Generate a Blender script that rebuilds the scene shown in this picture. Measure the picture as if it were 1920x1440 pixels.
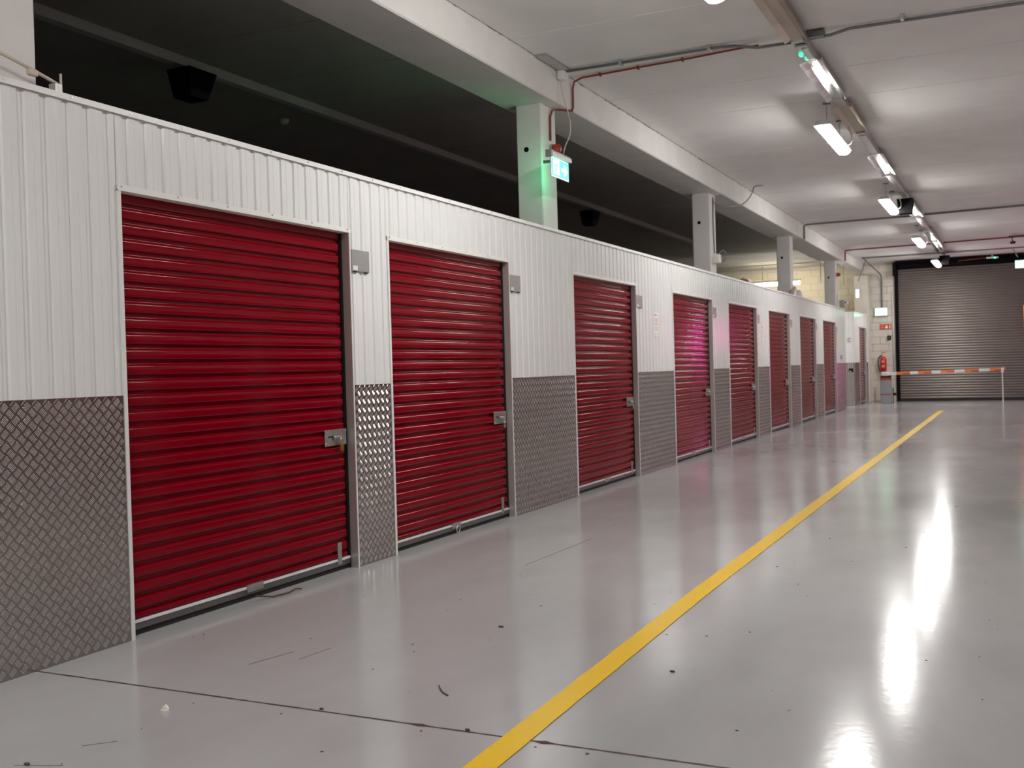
import bpy, math, random
import numpy as np
from mathutils import Vector, Matrix

for o in list(bpy.data.objects):
    bpy.data.objects.remove(o, do_unlink=True)
scene = bpy.context.scene
col = scene.collection
random.seed(7)
PI = math.pi

# ------------------------------------------------------------------ camera
F_PX, YAW, PITCH, ROLL, CAM_H = 1962.8, 0.4467, -0.0139, -0.0280, 1.2738
fwd = Vector((-math.sin(YAW) * math.cos(PITCH), math.cos(YAW) * math.cos(PITCH), math.sin(PITCH)))
r0 = Vector((math.cos(YAW), math.sin(YAW), 0))
u0 = r0.cross(fwd)
right = math.cos(ROLL) * r0 + math.sin(ROLL) * u0
up = -math.sin(ROLL) * r0 + math.cos(ROLL) * u0
cam_data = bpy.data.cameras.new('camera')
cam = bpy.data.objects.new('camera', cam_data)
col.objects.link(cam)
cam.matrix_world = Matrix(((right.x, up.x, -fwd.x, 0), (right.y, up.y, -fwd.y, 0),
                           (right.z, up.z, -fwd.z, CAM_H), (0, 0, 0, 1)))
cam_data.sensor_fit = 'HORIZONTAL'
cam_data.sensor_width = 36
cam_data.lens = F_PX * 36 / 1920
cam_data.clip_start = 0.05
cam_data.clip_end = 200
cam_data.dof.use_dof = True
cam_data.dof.focus_distance = 5.6
cam_data.dof.aperture_fstop = 4.6
scene.camera = cam

# ------------------------------------------------------------------ light and exposure
world = bpy.data.worlds.new('World')
scene.world = world
world.use_nodes = True
world.node_tree.nodes['Background'].inputs[0].default_value = (0.5, 0.5, 0.52, 1)
world.node_tree.nodes['Background'].inputs[1].default_value = 0.02
LAMP = 58.0            # diffuser radiance of the corridor battens
TUBE = 42.0
vs = scene.view_settings
vs.view_transform = 'Standard'
vs.look = 'None'
vs.gamma = 1
vs.use_curve_mapping = False
vs.exposure = 1.0
scene.cycles.diffuse_bounces = 7
scene.cycles.max_bounces = 14

# ------------------------------------------------------------------ measurements (metres)
W = 3.915              # corridor face of the storage units is at x = -W
H = 2.6                # top of the units
ZD = 2.2               # door opening height
ZP = 1.2               # tread plate height
ZC = 4.163             # ceiling
ZS = 3.837             # beam soffit
YB = 33.1              # back wall
XR = 3.2               # wall on the right, outside the picture
YF = -9.0              # wall behind the camera
XL = -10.5             # outer wall on the far left
DOORS = [(3.803, 5.741), (6.231, 8.146), (9.628, 11.5145), (12.988, 14.9125),
         (15.8915, 17.8213), (18.8204, 20.73), (21.8219, 23.6908), (24.7248, 26.6158)]
YE = 28.26             # end of the first block of units
YN = 30.0              # start of the second block
DOOR9 = (30.95, 32.45)

# ------------------------------------------------------------------ materials
MATS = {}


def mat(name, color, rough=0.5, metal=0.0, spec=0.5, emit=None, estr=0.0, noise=None, bump=None, coat=0.0, trans=0.0):
    m = bpy.data.materials.new(name)
    m.use_nodes = True
    nt = m.node_tree
    b = nt.nodes['Principled BSDF']
    b.inputs['Base Color'].default_value = (*color, 1)
    b.inputs['Roughness'].default_value = rough
    b.inputs['Metallic'].default_value = metal
    b.inputs['Specular IOR Level'].default_value = spec
    if coat:
        b.inputs['Coat Weight'].default_value = coat
        b.inputs['Coat Roughness'].default_value = 0.08
    if trans:
        b.inputs['Transmission Weight'].default_value = trans
    if emit:
        b.inputs['Emission Color'].default_value = (*emit, 1)
        b.inputs['Emission Strength'].default_value = estr
    tc = None
    if noise or bump:
        tc = nt.nodes.new('ShaderNodeNewGeometry')
    if noise:                       # (scale, amount, stretch)
        scale, amt, st = noise
        mp = nt.nodes.new('ShaderNodeMapping')
        mp.inputs['Scale'].default_value = st
        nt.links.new(tc.outputs['Position'], mp.inputs['Vector'])
        n = nt.nodes.new('ShaderNodeTexNoise')
        n.inputs['Scale'].default_value = scale
        n.inputs['Detail'].default_value = 6
        n.inputs['Roughness'].default_value = 0.6
        nt.links.new(mp.outputs[0], n.inputs['Vector'])
        r = nt.nodes.new('ShaderNodeMapRange')
        r.inputs['From Min'].default_value = 0.3
        r.inputs['From Max'].default_value = 0.7
        r.inputs['To Min'].default_value = 1 - amt
        r.inputs['To Max'].default_value = 1 + amt
        nt.links.new(n.outputs['Fac'], r.inputs['Value'])
        mx = nt.nodes.new('ShaderNodeMix')
        mx.data_type = 'RGBA'
        mx.blend_type = 'MULTIPLY'
        mx.inputs[0].default_value = 1
        mx.inputs[6].default_value = (*color, 1)
        nt.links.new(r.outputs[0], mx.inputs[7])
        nt.links.new(mx.outputs[2], b.inputs['Base Color'])
        r2 = nt.nodes.new('ShaderNodeMapRange')
        r2.inputs['From Min'].default_value = 0.3
        r2.inputs['From Max'].default_value = 0.7
        r2.inputs['To Min'].default_value = max(0.02, rough * (1 - amt))
        r2.inputs['To Max'].default_value = min(1, rough * (1 + amt))
        nt.links.new(n.outputs['Fac'], r2.inputs['Value'])
        nt.links.new(r2.outputs[0], b.inputs['Roughness'])
    if bump:                        # (scale, strength, distance)
        n2 = nt.nodes.new('ShaderNodeTexNoise')
        n2.inputs['Scale'].default_value = bump[0]
        n2.inputs['Detail'].default_value = 4
        nt.links.new(tc.outputs['Position'], n2.inputs['Vector'])
        bp = nt.nodes.new('ShaderNodeBump')
        bp.inputs['Strength'].default_value = bump[1]
        bp.inputs['Distance'].default_value = bump[2]
        nt.links.new(n2.outputs['Fac'], bp.inputs['Height'])
        nt.links.new(bp.outputs[0], b.inputs['Normal'])
    MATS[name] = m
    return m


mat('floor', (0.42, 0.42, 0.425), 0.15, noise=(0.9, 0.12, (1, 0.5, 1)), bump=(26, 0.10, 0.004))
mat('floor_joint', (0.07, 0.03, 0.025), 0.8)
mat('yellow', (0.90, 0.57, 0.0), 0.30)
mat('cladding', (0.82, 0.83, 0.825), 0.20, noise=(1.2, 0.03, (1, 1, 0.4)))
mat('trim_white', (0.82, 0.815, 0.80), 0.35)
mat('jamb', (0.55, 0.53, 0.52), 0.28, metal=0.5)
mat('red', (0.205, 0.0004, 0.008), 0.10, spec=0.18, noise=(3, 0.06, (1, 1, 1)))
mat('red_backing', (0.06, 0.0005, 0.003), 0.35)
mat('alu', (0.35, 0.335, 0.325), 0.24, metal=1.0, noise=(2.5, 0.12, (1, 1, 1)))
mat('alu_bar', (0.68, 0.66, 0.64), 0.20, metal=1.0)
mat('galv', (0.52, 0.52, 0.52), 0.34, metal=0.9, noise=(30, 0.15, (1, 1, 1)))
mat('galv_shiny', (0.66, 0.64, 0.62), 0.20, metal=1.0, noise=(8, 0.2, (1, 1, 1)), bump=(20, 0.3, 0.01))
mat('galv_brown', (0.42, 0.35, 0.28), 0.35, metal=0.6, noise=(5, 0.25, (1, 0.3, 1)))
mat('steel', (0.6, 0.6, 0.6), 0.25, metal=1.0)
mat('dark_rail', (0.20, 0.20, 0.20), 0.3, metal=0.8)
mat('rubber', (0.012, 0.012, 0.012), 0.7)
mat('black', (0.006, 0.005, 0.006), 0.8, spec=0.1)
mat('brass', (0.62, 0.36, 0.10), 0.28, metal=1.0)
mat('ceiling', (0.80, 0.785, 0.775), 0.75, noise=(1.4, 0.05, (1, 1, 1)), bump=(35, 0.12, 0.004))
mat('slab_gap', (0.16, 0.14, 0.13), 0.9)
mat('concrete', (0.74, 0.72, 0.70), 0.7, noise=(2.2, 0.06, (1, 1, 1)), bump=(22, 0.25, 0.006))
mat('block', (0.66, 0.62, 0.56), 0.7, noise=(3, 0.06, (1, 1, 1)), bump=(40, 0.2, 0.004))
mat('mortar', (0.50, 0.47, 0.43), 0.9)
mat('block_cream', (0.55, 0.50, 0.40), 0.75, noise=(3, 0.06, (1, 1, 1)))
mat('dull_wall', (0.76, 0.75, 0.74), 0.8)
mat('ceiling_shaded', (0.40, 0.385, 0.355), 0.85, noise=(1.4, 0.08, (1, 1, 1)))  # ceiling colour darkened to paint in the shade of the left bay
mat('outer_wall', (0.16, 0.155, 0.15), 0.85)  # wall colour darkened so the left bay reads as unlit
mat('end_lit', (0.86, 0.86, 0.85), 0.3)  # cladding white made paler in place of light in the alley
mat('trunk_grey', (0.55, 0.55, 0.54), 0.5)
mat('unit_roof', (0.07, 0.07, 0.07), 0.8)  # dark tone chosen to keep the left bay dim
mat('shutter', (0.165, 0.14, 0.128), 0.42, metal=0.35, noise=(1.2, 0.10, (1, 1, 1)))
mat('diffuser', (0.9, 0.9, 0.9), 0.4, emit=(1.0, 0.97, 0.935), estr=LAMP)
mat('alley_diffuser', (0.9, 0.9, 0.9), 0.4, emit=(1.0, 0.97, 0.935), estr=30.0)
mat('lamp_body', (0.62, 0.66, 0.64), 0.45)
mat('tube', (0.9, 0.9, 0.9), 0.4, emit=(1.0, 0.90, 0.70), estr=TUBE)
mat('conduit', (0.20, 0.21, 0.21), 0.45, metal=0.3)
mat('red_cable', (0.24, 0.022, 0.008), 0.5)
mat('white_cable', (0.66, 0.63, 0.58), 0.5)
mat('grey_cable', (0.25, 0.24, 0.23), 0.5)
mat('beacon_red', (0.40, 0.02, 0.015), 0.25)
mat('plate_grey', (0.40, 0.40, 0.39), 0.35, metal=0.4, noise=(20, 0.06, (1, 1, 1)))
mat('paper', (0.78, 0.77, 0.75), 0.6)
mat('print_red', (0.75, 0.25, 0.16), 0.6)
mat('print_grey', (0.35, 0.34, 0.34), 0.6)
mat('print_black', (0.03, 0.03, 0.03), 0.6)
mat('sign_yellow', (0.85, 0.55, 0.10), 0.5)
mat('exit_green', (0.0, 0.42, 0.25), 0.4, emit=(0.0, 0.85, 0.52), estr=0.9)
mat('exit_white', (0.8, 0.9, 0.85), 0.4, emit=(0.62, 1.0, 0.82), estr=1.3)
mat('exit_glow', (0.6, 0.9, 0.8), 0.4, emit=(0.30, 1.0, 0.62), estr=1.8)
mat('exit_back', (0.5, 0.9, 0.7), 0.4, emit=(0.10, 1.0, 0.42), estr=3.6)
mat('acrylic', (0.75, 0.88, 0.82), 0.2)
mat('led_green', (0.0, 0.5, 0.2), 0.4, emit=(0.02, 1.0, 0.30), estr=2.2)
mat('cab_grey', (0.33, 0.36, 0.39), 0.45)
mat('cab_base', (0.30, 0.34, 0.39), 0.45)
mat('orange', (0.80, 0.22, 0.06), 0.4)
mat('dark_orange', (0.45, 0.08, 0.03), 0.4)
mat('fire_red', (0.55, 0.01, 0.015), 0.3)
mat('fire_sign', (0.58, 0.06, 0.02), 0.5)
mat('beige', (0.62, 0.54, 0.45), 0.6)
mat('pink_bag', (0.62, 0.50, 0.47), 0.4)
mat('twig', (0.10, 0.06, 0.045), 0.8)
mat('leaf', (0.85, 0.83, 0.76), 0.7)
mat('speck', (0.06, 0.05, 0.045), 0.8)
mat('neon_magenta', (0.6, 0.05, 0.4), 0.4, emit=(1.0, 0.02, 0.55), estr=2.4)
mat('neon_orange', (0.7, 0.2, 0.05), 0.4, emit=(1.0, 0.22, 0.03), estr=4.0)


# ------------------------------------------------------------------ mesh helpers
class MB:
    def __init__(self):
        self.v = []
        self.f = []

    def box(self, x0, x1, y0, y1, z0, z1):
        b = len(self.v)
        self.v += [(x, y, z) for z in (z0, z1) for y in (y0, y1) for x in (x0, x1)]
        self.f += [tuple(b + i for i in q) for q in
                   ((0, 2, 3, 1), (4, 5, 7, 6), (0, 1, 5, 4), (2, 6, 7, 3), (0, 4, 6, 2), (1, 3, 7, 5))]
        return self

    def bbox(self, x0, x1, y0, y1, z0, z1, r=0.004):
        """box with chamfered edges"""
        r = min(r, (x1 - x0) * .45, (y1 - y0) * .45, (z1 - z0) * .45)
        c = [(x0, x1), (y0, y1), (z0, z1)]
        b = len(self.v)
        idx = {}
        for sx in (0, 1):
            for sy in (0, 1):
                for sz in (0, 1):
                    s = (sx, sy, sz)
                    for ax in range(3):
                        p = []
                        for k in range(3):
                            e = c[k][s[k]]
                            if k != ax:
                                e += r if s[k] == 0 else -r
                            p.append(e)
                        idx[(s, ax)] = len(self.v)
                        self.v.append(tuple(p))
        for ax in range(3):
            o1, o2 = [k for k in range(3) if k != ax]
            for side in (0, 1):
                q = []
                for a, d in ((0, 0), (1, 0), (1, 1), (0, 1)):
                    s = [0, 0, 0]
                    s[ax] = side
                    s[o1] = a
                    s[o2] = d
                    q.append(idx[(tuple(s), ax)])
                self.f.append(tuple(q))
        for ax in range(3):          # edges along ax
            o1, o2 = [k for k in range(3) if k != ax]
            for a in (0, 1):
                for d in (0, 1):
                    s = [0, 0, 0]
                    s[o1] = a
                    s[o2] = d
                    s2 = list(s)
                    s2[ax] = 1
                    self.f.append((idx[(tuple(s), o1)], idx[(tuple(s2), o1)], idx[(tuple(s2), o2)], idx[(tuple(s), o2)]))
        for sx in (0, 1):
            for sy in (0, 1):
                for sz in (0, 1):
                    s = (sx, sy, sz)
                    self.f.append((idx[(s, 0)], idx[(s, 1)], idx[(s, 2)]))
        return self

    def prism(self, pts, axis, a, b):
        """extrude a 2D outline along axis (0=x: pts are y,z; 1=y: pts are x,z; 2=z: pts are x,y)"""
        n = len(pts)
        s = len(self.v)
        for t in (a, b):
            for p in pts:
                q = [p[0], p[1]]
                q.insert(axis, t)
                self.v.append(tuple(q))
        self.f.append(tuple(range(s, s + n)))
        self.f.append(tuple(range(s + 2 * n - 1, s + n - 1, -1)))
        for i in range(n):
            j = (i + 1) % n
            self.f.append((s + i, s + j, s + n + j, s + n + i))
        return self

    def tube(self, pts, r, n=8, caps=True, radii=None):
        pts = [Vector(p) for p in pts]
        s = len(self.v)
        ref = None
        for i, p in enumerate(pts):
            if i == 0:
                d = pts[1] - p
            elif i == len(pts) - 1:
                d = p - pts[i - 1]
            else:
                d = (pts[i + 1] - p).normalized() + (p - pts[i - 1]).normalized()
            d.normalize()
            if ref is None:
                ref = Vector((0, 0, 1)) if abs(d.z) < 0.9 else Vector((1, 0, 0))
            a = d.cross(ref)
            if a.length < 1e-5:
                a = d.cross(Vector((0, 1, 0)))
            a.normalize()
            b = a.cross(d)
            ref = b if b.length > 0.1 else ref
            rr = radii[i] if radii else r
            for k in range(n):
                t = 2 * PI * k / n
                self.v.append(tuple(p + (a * math.cos(t) + b * math.sin(t)) * rr))
        for i in range(len(pts) - 1):
            for k in range(n):
                k2 = (k + 1) % n
                self.f.append((s + i * n + k, s + i * n + k2, s + (i + 1) * n + k2, s + (i + 1) * n + k))
        if caps:
            self.f.append(tuple(range(s + n - 1, s - 1, -1)))
            e = s + (len(pts) - 1) * n
            self.f.append(tuple(range(e, e + n)))
        return self

    def strip(self, a, b):
        """quad strip between two polylines"""
        s = len(self.v)
        n = len(a)
        self.v += list(a) + list(b)
        for i in range(n - 1):
            self.f.append((s + i, s + i + 1, s + n + i + 1, s + n + i))
        return self


def fix_normals(me):
    import bmesh
    bm = bmesh.new()
    bm.from_mesh(me)
    bmesh.ops.recalc_face_normals(bm, faces=bm.faces)
    bm.to_mesh(me)
    bm.free()


def obj(name, mb, m, parent=None, smooth=False, base=None, fix=True):
    """one mesh object; vertices given in world metres, stored relative to the root's base"""
    o0 = Vector((0, 0, 0))
    root = parent
    while root is not None and root.parent is not None:
        root = root.parent
    if root is not None:
        o0 = Vector(root['_base'])
    elif base is not None:
        o0 = Vector(base)
    me = bpy.data.meshes.new(name)
    me.from_pydata([(x - o0.x, y - o0.y, z - o0.z) for x, y, z in mb.v], [], mb.f)
    if fix:
        fix_normals(me)
    me.materials.append(MATS[m])
    if smooth:
        for p in me.polygons:
            p.use_smooth = True
    o = bpy.data.objects.new(name, me)
    col.objects.link(o)
    if parent is not None:
        o.parent = parent
    else:
        o.location = o0
        o['_base'] = tuple(o0)
    return o


def thing(name, base, label=None, cat=None, group=None, kind=None):
    o = bpy.data.objects.new(name, None)
    o.empty_display_size = 0.1
    col.objects.link(o)
    o.location = base
    o['_base'] = tuple(base)
    tag(o, label, cat, group, kind)
    return o


def tag(o, label=None, cat=None, group=None, kind=None):
    if label:
        o['label'] = label
    if cat:
        o['category'] = cat
    if group:
        o['group'] = group
    if kind:
        o['kind'] = kind
    return o


def piece(name, me, loc, parent, scale=None):
    """a piece that shares mesh data; loc is in world metres"""
    root = parent
    while root.parent is not None:
        root = root.parent
    o = bpy.data.objects.new(name, me)
    col.objects.link(o)
    o.parent = parent
    o.location = Vector(loc) - Vector(root['_base'])
    if scale:
        o.scale = scale
    return o


def mesh_of(mb, m, name, smooth=False):
    me = bpy.data.meshes.new(name)
    me.from_pydata(mb.v, [], mb.f)
    fix_normals(me)
    me.materials.append(MATS[m])
    if smooth:
        for p in me.polygons:
            p.use_smooth = True
    return me


def disc(mb, c, r, axis, d=0.002, n=20):
    pts = [(r * math.cos(2 * PI * k / n), r * math.sin(2 * PI * k / n)) for k in range(n)]
    i, j = [k for k in range(3) if k != axis]
    mb.prism([(c[i] + a, c[j] + b) for a, b in pts], axis, c[axis], c[axis] + d)
    return mb


# ================================================================== FLOOR
floor = thing('floor', (0, 0, 0), 'glossy pale grey painted concrete floor', 'floor', kind='structure')
YJ = 3.233
obj('base_slab', MB().box(XL, XR, YF, YB, -0.20, -0.012), 'floor_joint', floor)
obj('concrete_slab', MB().box(XL, XR, YF, YJ - 0.004, -0.012, 0.0), 'floor', floor)
obj('concrete_slab', MB().box(XL, XR, YJ + 0.004, YB, -0.012, 0.0), 'floor', floor)
# ragged filler in the saw cut
rj = random.Random(3)
a, b = [], []
x = -W
while x < XR:
    w = 0.0035 + rj.random() * 0.004 + (0.010 if rj.random() < 0.03 else 0)
    a.append((x, YJ - w, 0.0008))
    b.append((x, YJ + w, 0.0008))
    x += 0.035
obj('joint_filler', MB().strip(a, b), 'floor_joint', floor)

# ================================================================== CEILING
ceiling = thing('ceiling', (0, 0, ZC), 'pale painted concrete slab ceiling', 'ceiling', kind='structure')
obj('slab_backing', MB().box(XL, XR, YF, YB + 0.3, ZC + 0.012, ZC + 0.25), 'slab_gap', ceiling)
PITCHC = 1.235
mbs = MB().prism([(-0.003 + 0.004, 0.012), (0.004 + 0.006, 0.0), (PITCHC - 0.010, 0.0), (PITCHC - 0.001, 0.012)], 0, 0, 1)
slab_me = mesh_of(mbs, 'ceiling', 'ceiling_slab')
slab_shaded = mesh_of(mbs, 'ceiling_shaded', 'ceiling_slab_shaded')
y = 8.31 - PITCHC * 12
while y < YB:
    if y > YF - PITCHC:
        piece('ceiling_slab', slab_me, (-4.2, y, ZC), ceiling, (XR + 4.2, 1, 1))
        piece('ceiling_slab', slab_shaded, (XL, y, ZC), ceiling, (-4.2 - XL, 1, 1))  # shaded copy of the slab over the left bay
    y += PITCHC

# ================================================================== OUTER WALLS
wr = thing('wall_right', (XR, 0, 0), 'white wall with red doors facing the units, right of the picture', 'wall', kind='structure')
obj('wall_panel', MB().box(XR, XR + 0.2, YF, YB, -0.2, ZC + 0.1), 'cladding', wr)
mb = MB()
for k in range(28):
    z = 0.04 + 0.0778 * k
    prw = [(-0.004, z), (-0.020, z + 0.012), (-0.020, z + 0.055), (-0.004, z + 0.068), (-0.004, z + 0.0778)]
    mb.strip([(a_, 0, b_) for a_, b_ in prw], [(a_, 2.05, b_) for a_, b_ in prw])
opp_me = mesh_of(mb, 'red', 'red_curtain')
y = YF + 0.4
while y < YB - 2.4:
    piece('red_curtain', opp_me, (XR, y, 0), wr)
    y += 2.5
tag(obj('wall_front', MB().box(XL, XR, YF - 0.2, YF, -0.2, ZC + 0.1), 'dull_wall', base=(0, YF, 0)),
    'plain painted wall at the near end of the hall', 'wall', kind='structure')
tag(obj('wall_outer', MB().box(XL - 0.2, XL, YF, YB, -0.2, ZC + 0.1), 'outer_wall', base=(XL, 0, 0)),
    'plain painted wall far left behind the storage units, darkened to dim the bay', 'wall', kind='structure')

# ---- back wall of painted blocks
wb = thing('wall_back', (0, YB, 0), 'white painted block wall around the big shutter', 'wall', kind='structure')
SH0, SH1 = -3.04, 0.36        # shutter opening
SHT = 3.95
mb = MB()
mb.box(XL, SH0 - 0.09, YB + 0.012, YB + 0.3, -0.1, ZC + 0.05)
mb.box(SH1 + 0.09, XR, YB + 0.012, YB + 0.3, -0.1, ZC + 0.05)
mb.box(SH0 - 0.09, SH1 + 0.09, YB + 0.012, YB + 0.3, SHT + 0.17, ZC + 0.05)
obj('mortar_bed', mb, 'mortar', wb)
blk = mesh_of(MB().bbox(0.004, 0.436, 0, 0.02, 0.004, 0.211, 0.005), 'block', 'block')
blk_h = mesh_of(MB().bbox(0.004, 0.216, 0, 0.02, 0.004, 0.211, 0.005), 'block', 'block_half')
blkc = mesh_of(MB().bbox(0.004, 0.436, 0, 0.02, 0.004, 0.211, 0.005), 'block_cream', 'block_cream')
xe = SH0 - 0.095
for j in range(19):
    z = j * 0.215
    if j % 2:
        piece('block', blk_h, (xe - 0.22, YB - 0.004, z), wb)
        piece('block', blk, (xe - 0.66, YB - 0.004, z), wb)
        piece('block', blk_h, (xe - 0.88, YB - 0.004, z), wb)
    else:
        piece('block', blk, (xe - 0.44, YB - 0.004, z), wb)
        piece('block', blk, (xe - 0.88, YB - 0.004, z), wb)
for j in range(12, 19):
    for i in range(10):
        piece('block', blkc, (xe - 0.88 - 0.44 * (i + 1) - (0.22 if j % 2 == 0 else 0.0), YB - 0.004, j * 0.215), wb)

# ================================================================== BEAMS AND COLUMNS
COLY = [(3.11, 3.46), (9.27, 9.62), (15.46, 15.80), (21.72, 22.04), (27.72, 28.02)]
CX0, CX1 = -4.32, -4.05
clabels = ['cream painted column at the left picture edge', 'white column tinted green by the exit sign beside it',
           'white column with a cable and junction box on its side', 'white column standing before the bright tube light',
           'white column with a red sounder and security camera']
for (y0, y1), lb in zip(COLY, clabels):
    c = thing('column', ((CX0 + CX1) / 2, (y0 + y1) / 2, 0), lb, 'column', 'concrete columns behind the storage units', 'structure')
    obj('shaft', MB().bbox(CX0, CX1, y0, y1, 0.0, ZS, 0.012), 'concrete', c)
    obj('bolt_hole_shade', disc(MB(), (CX0 + 0.105, y0 - 0.0015, 3.40), 0.026, 1, 0.002), 'black', c)  # flat black disc drawn for the shade inside a hole
c = thing('column', (-4.06, YB - 0.1, 0), 'cream column against the back wall above the far unit', 'column', 'concrete columns behind the storage units', 'structure')
obj('shaft', MB().bbox(-4.26, -3.86, YB - 0.30, YB - 0.01, 0, 3.78, 0.012), 'block', c)

edges_y = [YF, 3.28, 9.40, 15.64, 21.90, 28.40]
blabels = ['nearest white concrete beam over the units', 'white concrete beam ending at the green lit column',
           'white concrete beam between the green column and the cabled column', 'white concrete beam beyond the cabled column',
           'farthest full depth white concrete beam']
for i in range(5):
    y0, y1 = edges_y[i] + 0.006, edges_y[i + 1] - 0.006
    mb = MB()
    mb.bbox(-4.47, -3.92, y0, y1, ZS, ZC + 0.02, 0.012)
    # ragged broken edge along the back of the soffit
    rr = random.Random(i)
    bm_ = obj('beam', mb, 'concrete', base=(-4.2, y0, ZS))
    A_, B_ = [], []
    yy = max(y0, 0.0)
    while yy < y1:
        A_.append((-3.9185, yy, ZC - 0.0005))
        B_.append((-3.9185, yy, ZC - 0.004 - 0.012 * rr.random() ** 3))
        yy += 0.04
    obj('crack_line', MB().strip(A_, B_), 'slab_gap', bm_)
    tag(bm_, blabels[i], 'beam', 'concrete beams along the columns', 'structure')
tag(obj('beam', MB().bbox(-4.30, -4.02, 28.42, YB - 0.0, 3.93, ZC + 0.02, 0.012), 'concrete', base=(-4.1, 28.4, 3.9)),
    'shallow white concrete beam running to the back wall', 'beam', 'concrete beams along the columns', 'structure')

# ================================================================== STORAGE UNIT FRONT (wall_left)
wl = thing('wall_left', (-W, 0, 0), 'white ribbed metal front of the storage units with tread plate below', 'wall', kind='structure')


def rib_profile(y0, y1, phase=3.253, pitch=0.12):
    """x offset of the cladding sheet along y: flat crests with shallow valleys"""
    pts = []
    k0 = math.floor((y0 - phase) / pitch) - 1
    k1 = math.ceil((y1 - phase) / pitch) + 1
    for k in range(k0, k1 + 1):
        c0 = phase + k * pitch
        for dy, dx in ((-0.024, 0), (-0.016, -0.010), (0.013, -0.010), (0.020, 0), (0.058, 0), (0.0595, -0.0018), (0.061, 0)):
            pts.append((c0 + dy, dx))
    out = [(y0, 0)]
    out += [q for q in pts if y0 + 0.002 < q[0] < y1 - 0.002]
    out.append((y1, 0))
    return out


def clad(y0, y1, z0, z1, xf=-W):
    pr = rib_profile(y0, y1)
    mb = MB()
    mb.strip([(xf + d, yy, z0) for yy, d in pr], [(xf + d, yy, z1) for yy, d in pr])
    mb.box(xf - 0.05, xf - 0.014, y0, y1, z0, z1)
    return obj('cladding_panel', mb, 'cladding', wl, fix=False)


def tread_bars(y0, y1, z0, z1, xf, a=0.057):
    """raised five-bar chequer pattern: two blocks of five bars per cell, at right angles"""
    ny = int((y1 - y0) / a) + 2
    nz = int((z1 - z0) / a) + 2
    L, wd, hgt, sp = 0.0170, 0.0025, 0.0029, 0.0074
    tmpl_u = np.array([-1, -0.55, 0.55, 1, 0.55, -0.55, -0.5, 0.5]) * L
    tmpl_v = np.array([0, -1, -1, 0, 1, 1, 0, 0]) * wd
    tmpl_h = np.array([0, 0, 0, 0, 0, 0, 1, 1]) * hgt
    faces = [(0, 1, 6), (1, 2, 7, 6), (2, 3, 7), (3, 4, 7), (4, 5, 6, 7), (5, 0, 6)]
    cy, cz, ang = [], [], []
    s = math.sqrt(0.5)
    for i in range(ny):
        for j in range(nz):
            for kind in (0, 1):
                by = y0 + (i + 0.5 * kind) * a
                bz = z0 + (j + 0.5 * kind) * a
                for k in range(-2, 3):
                    if kind == 0:
                        py, pz, t = by + k * sp * s, bz - k * sp * s, PI / 4
                    else:
                        py, pz, t = by + k * sp * s, bz + k * sp * s, -PI / 4
                    if y0 + 0.012 < py < y1 - 0.012 and z0 + 0.012 < pz < z1 - 0.012:
                        cy.append(py)
                        cz.append(pz)
                        ang.append(t)
    cy, cz, ang = map(np.array, (cy, cz, ang))
    n = len(cy)
    ca, sa = np.cos(ang)[:, None], np.sin(ang)[:, None]
    Y = cy[:, None] + tmpl_u * ca - tmpl_v * sa
    Z = cz[:, None] + tmpl_u * sa + tmpl_v * ca
    X = np.broadcast_to(xf + tmpl_h, Y.shape)
    base = Vector(wl['_base'])
    co = np.stack([X - base.x, Y - base.y, Z - base.z], -1).reshape(-1)
    loops, starts, tots = [], [], []
    st = 0
    for f in faces:
        starts.append(st)
        tots.append(len(f))
        loops += list(f)
        st += len(f)
    loops = np.array(loops)
    li = (np.arange(n)[:, None] * 8 + loops[None, :]).reshape(-1)
    ls = (np.arange(n)[:, None] * st + np.array(starts)[None, :]).reshape(-1)
    me = bpy.data.meshes.new('tread_bars')
    me.vertices.add(n * 8)
    me.vertices.foreach_set('co', co.astype(np.float32))
    me.loops.add(len(li))
    me.loops.foreach_set('vertex_index', li.astype(np.int32))
    me.polygons.add(len(ls))
    me.polygons.foreach_set('loop_start', ls.astype(np.int32))
    me.update(calc_edges=True)
    me.validate()
    me.materials.append(MATS['alu_bar'])
    me.polygons.foreach_set('use_smooth', np.ones(len(me.polygons), dtype=bool))
    return me


def tread_plate(y0, y1):
    xf = -W + 0.005
    pl = obj('tread_plate', MB().box(-W - 0.02, xf, y0, y1, 0.0, ZP), 'alu', wl)
    me = tread_bars(max(y0, 1.2), y1, 0.0, ZP, xf)
    o = bpy.data.objects.new('tread_bars', me)
    col.objects.link(o)
    o.parent = pl
    o['kind'] = 'stuff'
    return pl


JW = 0.022
piers = [(YF, DOORS[0][0])] + [(DOORS[i][1], DOORS[i + 1][0]) for i in range(7)] + [(DOORS[7][1], YE)]
for k, (y0, y1) in enumerate(piers):
    clad(y0 + (JW * 0.7 if k else 0), y1 - (JW if k < 8 else 0), ZP - 0.01, H - 0.005)
    tread_plate(y0 + (JW * 0.7 if k else 0), y1 - (JW if k < 8 else 0))
for (y0, y1) in DOORS:
    clad(y0 - JW + 0.003, y1 + JW * 0.7 - 0.003, ZD + 0.005, H - 0.005)
# second block
clad(YN, DOOR9[0] - JW, ZP - 0.01, H - 0.005)
clad(DOOR9[1] + JW, YB - 0.01, ZP - 0.01, H - 0.005)
clad(DOOR9[0] - JW, DOOR9[1] + JW, ZD, H - 0.005)
tread_plate(YN + 0.004, DOOR9[0] - JW)
tread_plate(DOOR9[1] + JW, YB - 0.01)
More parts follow.
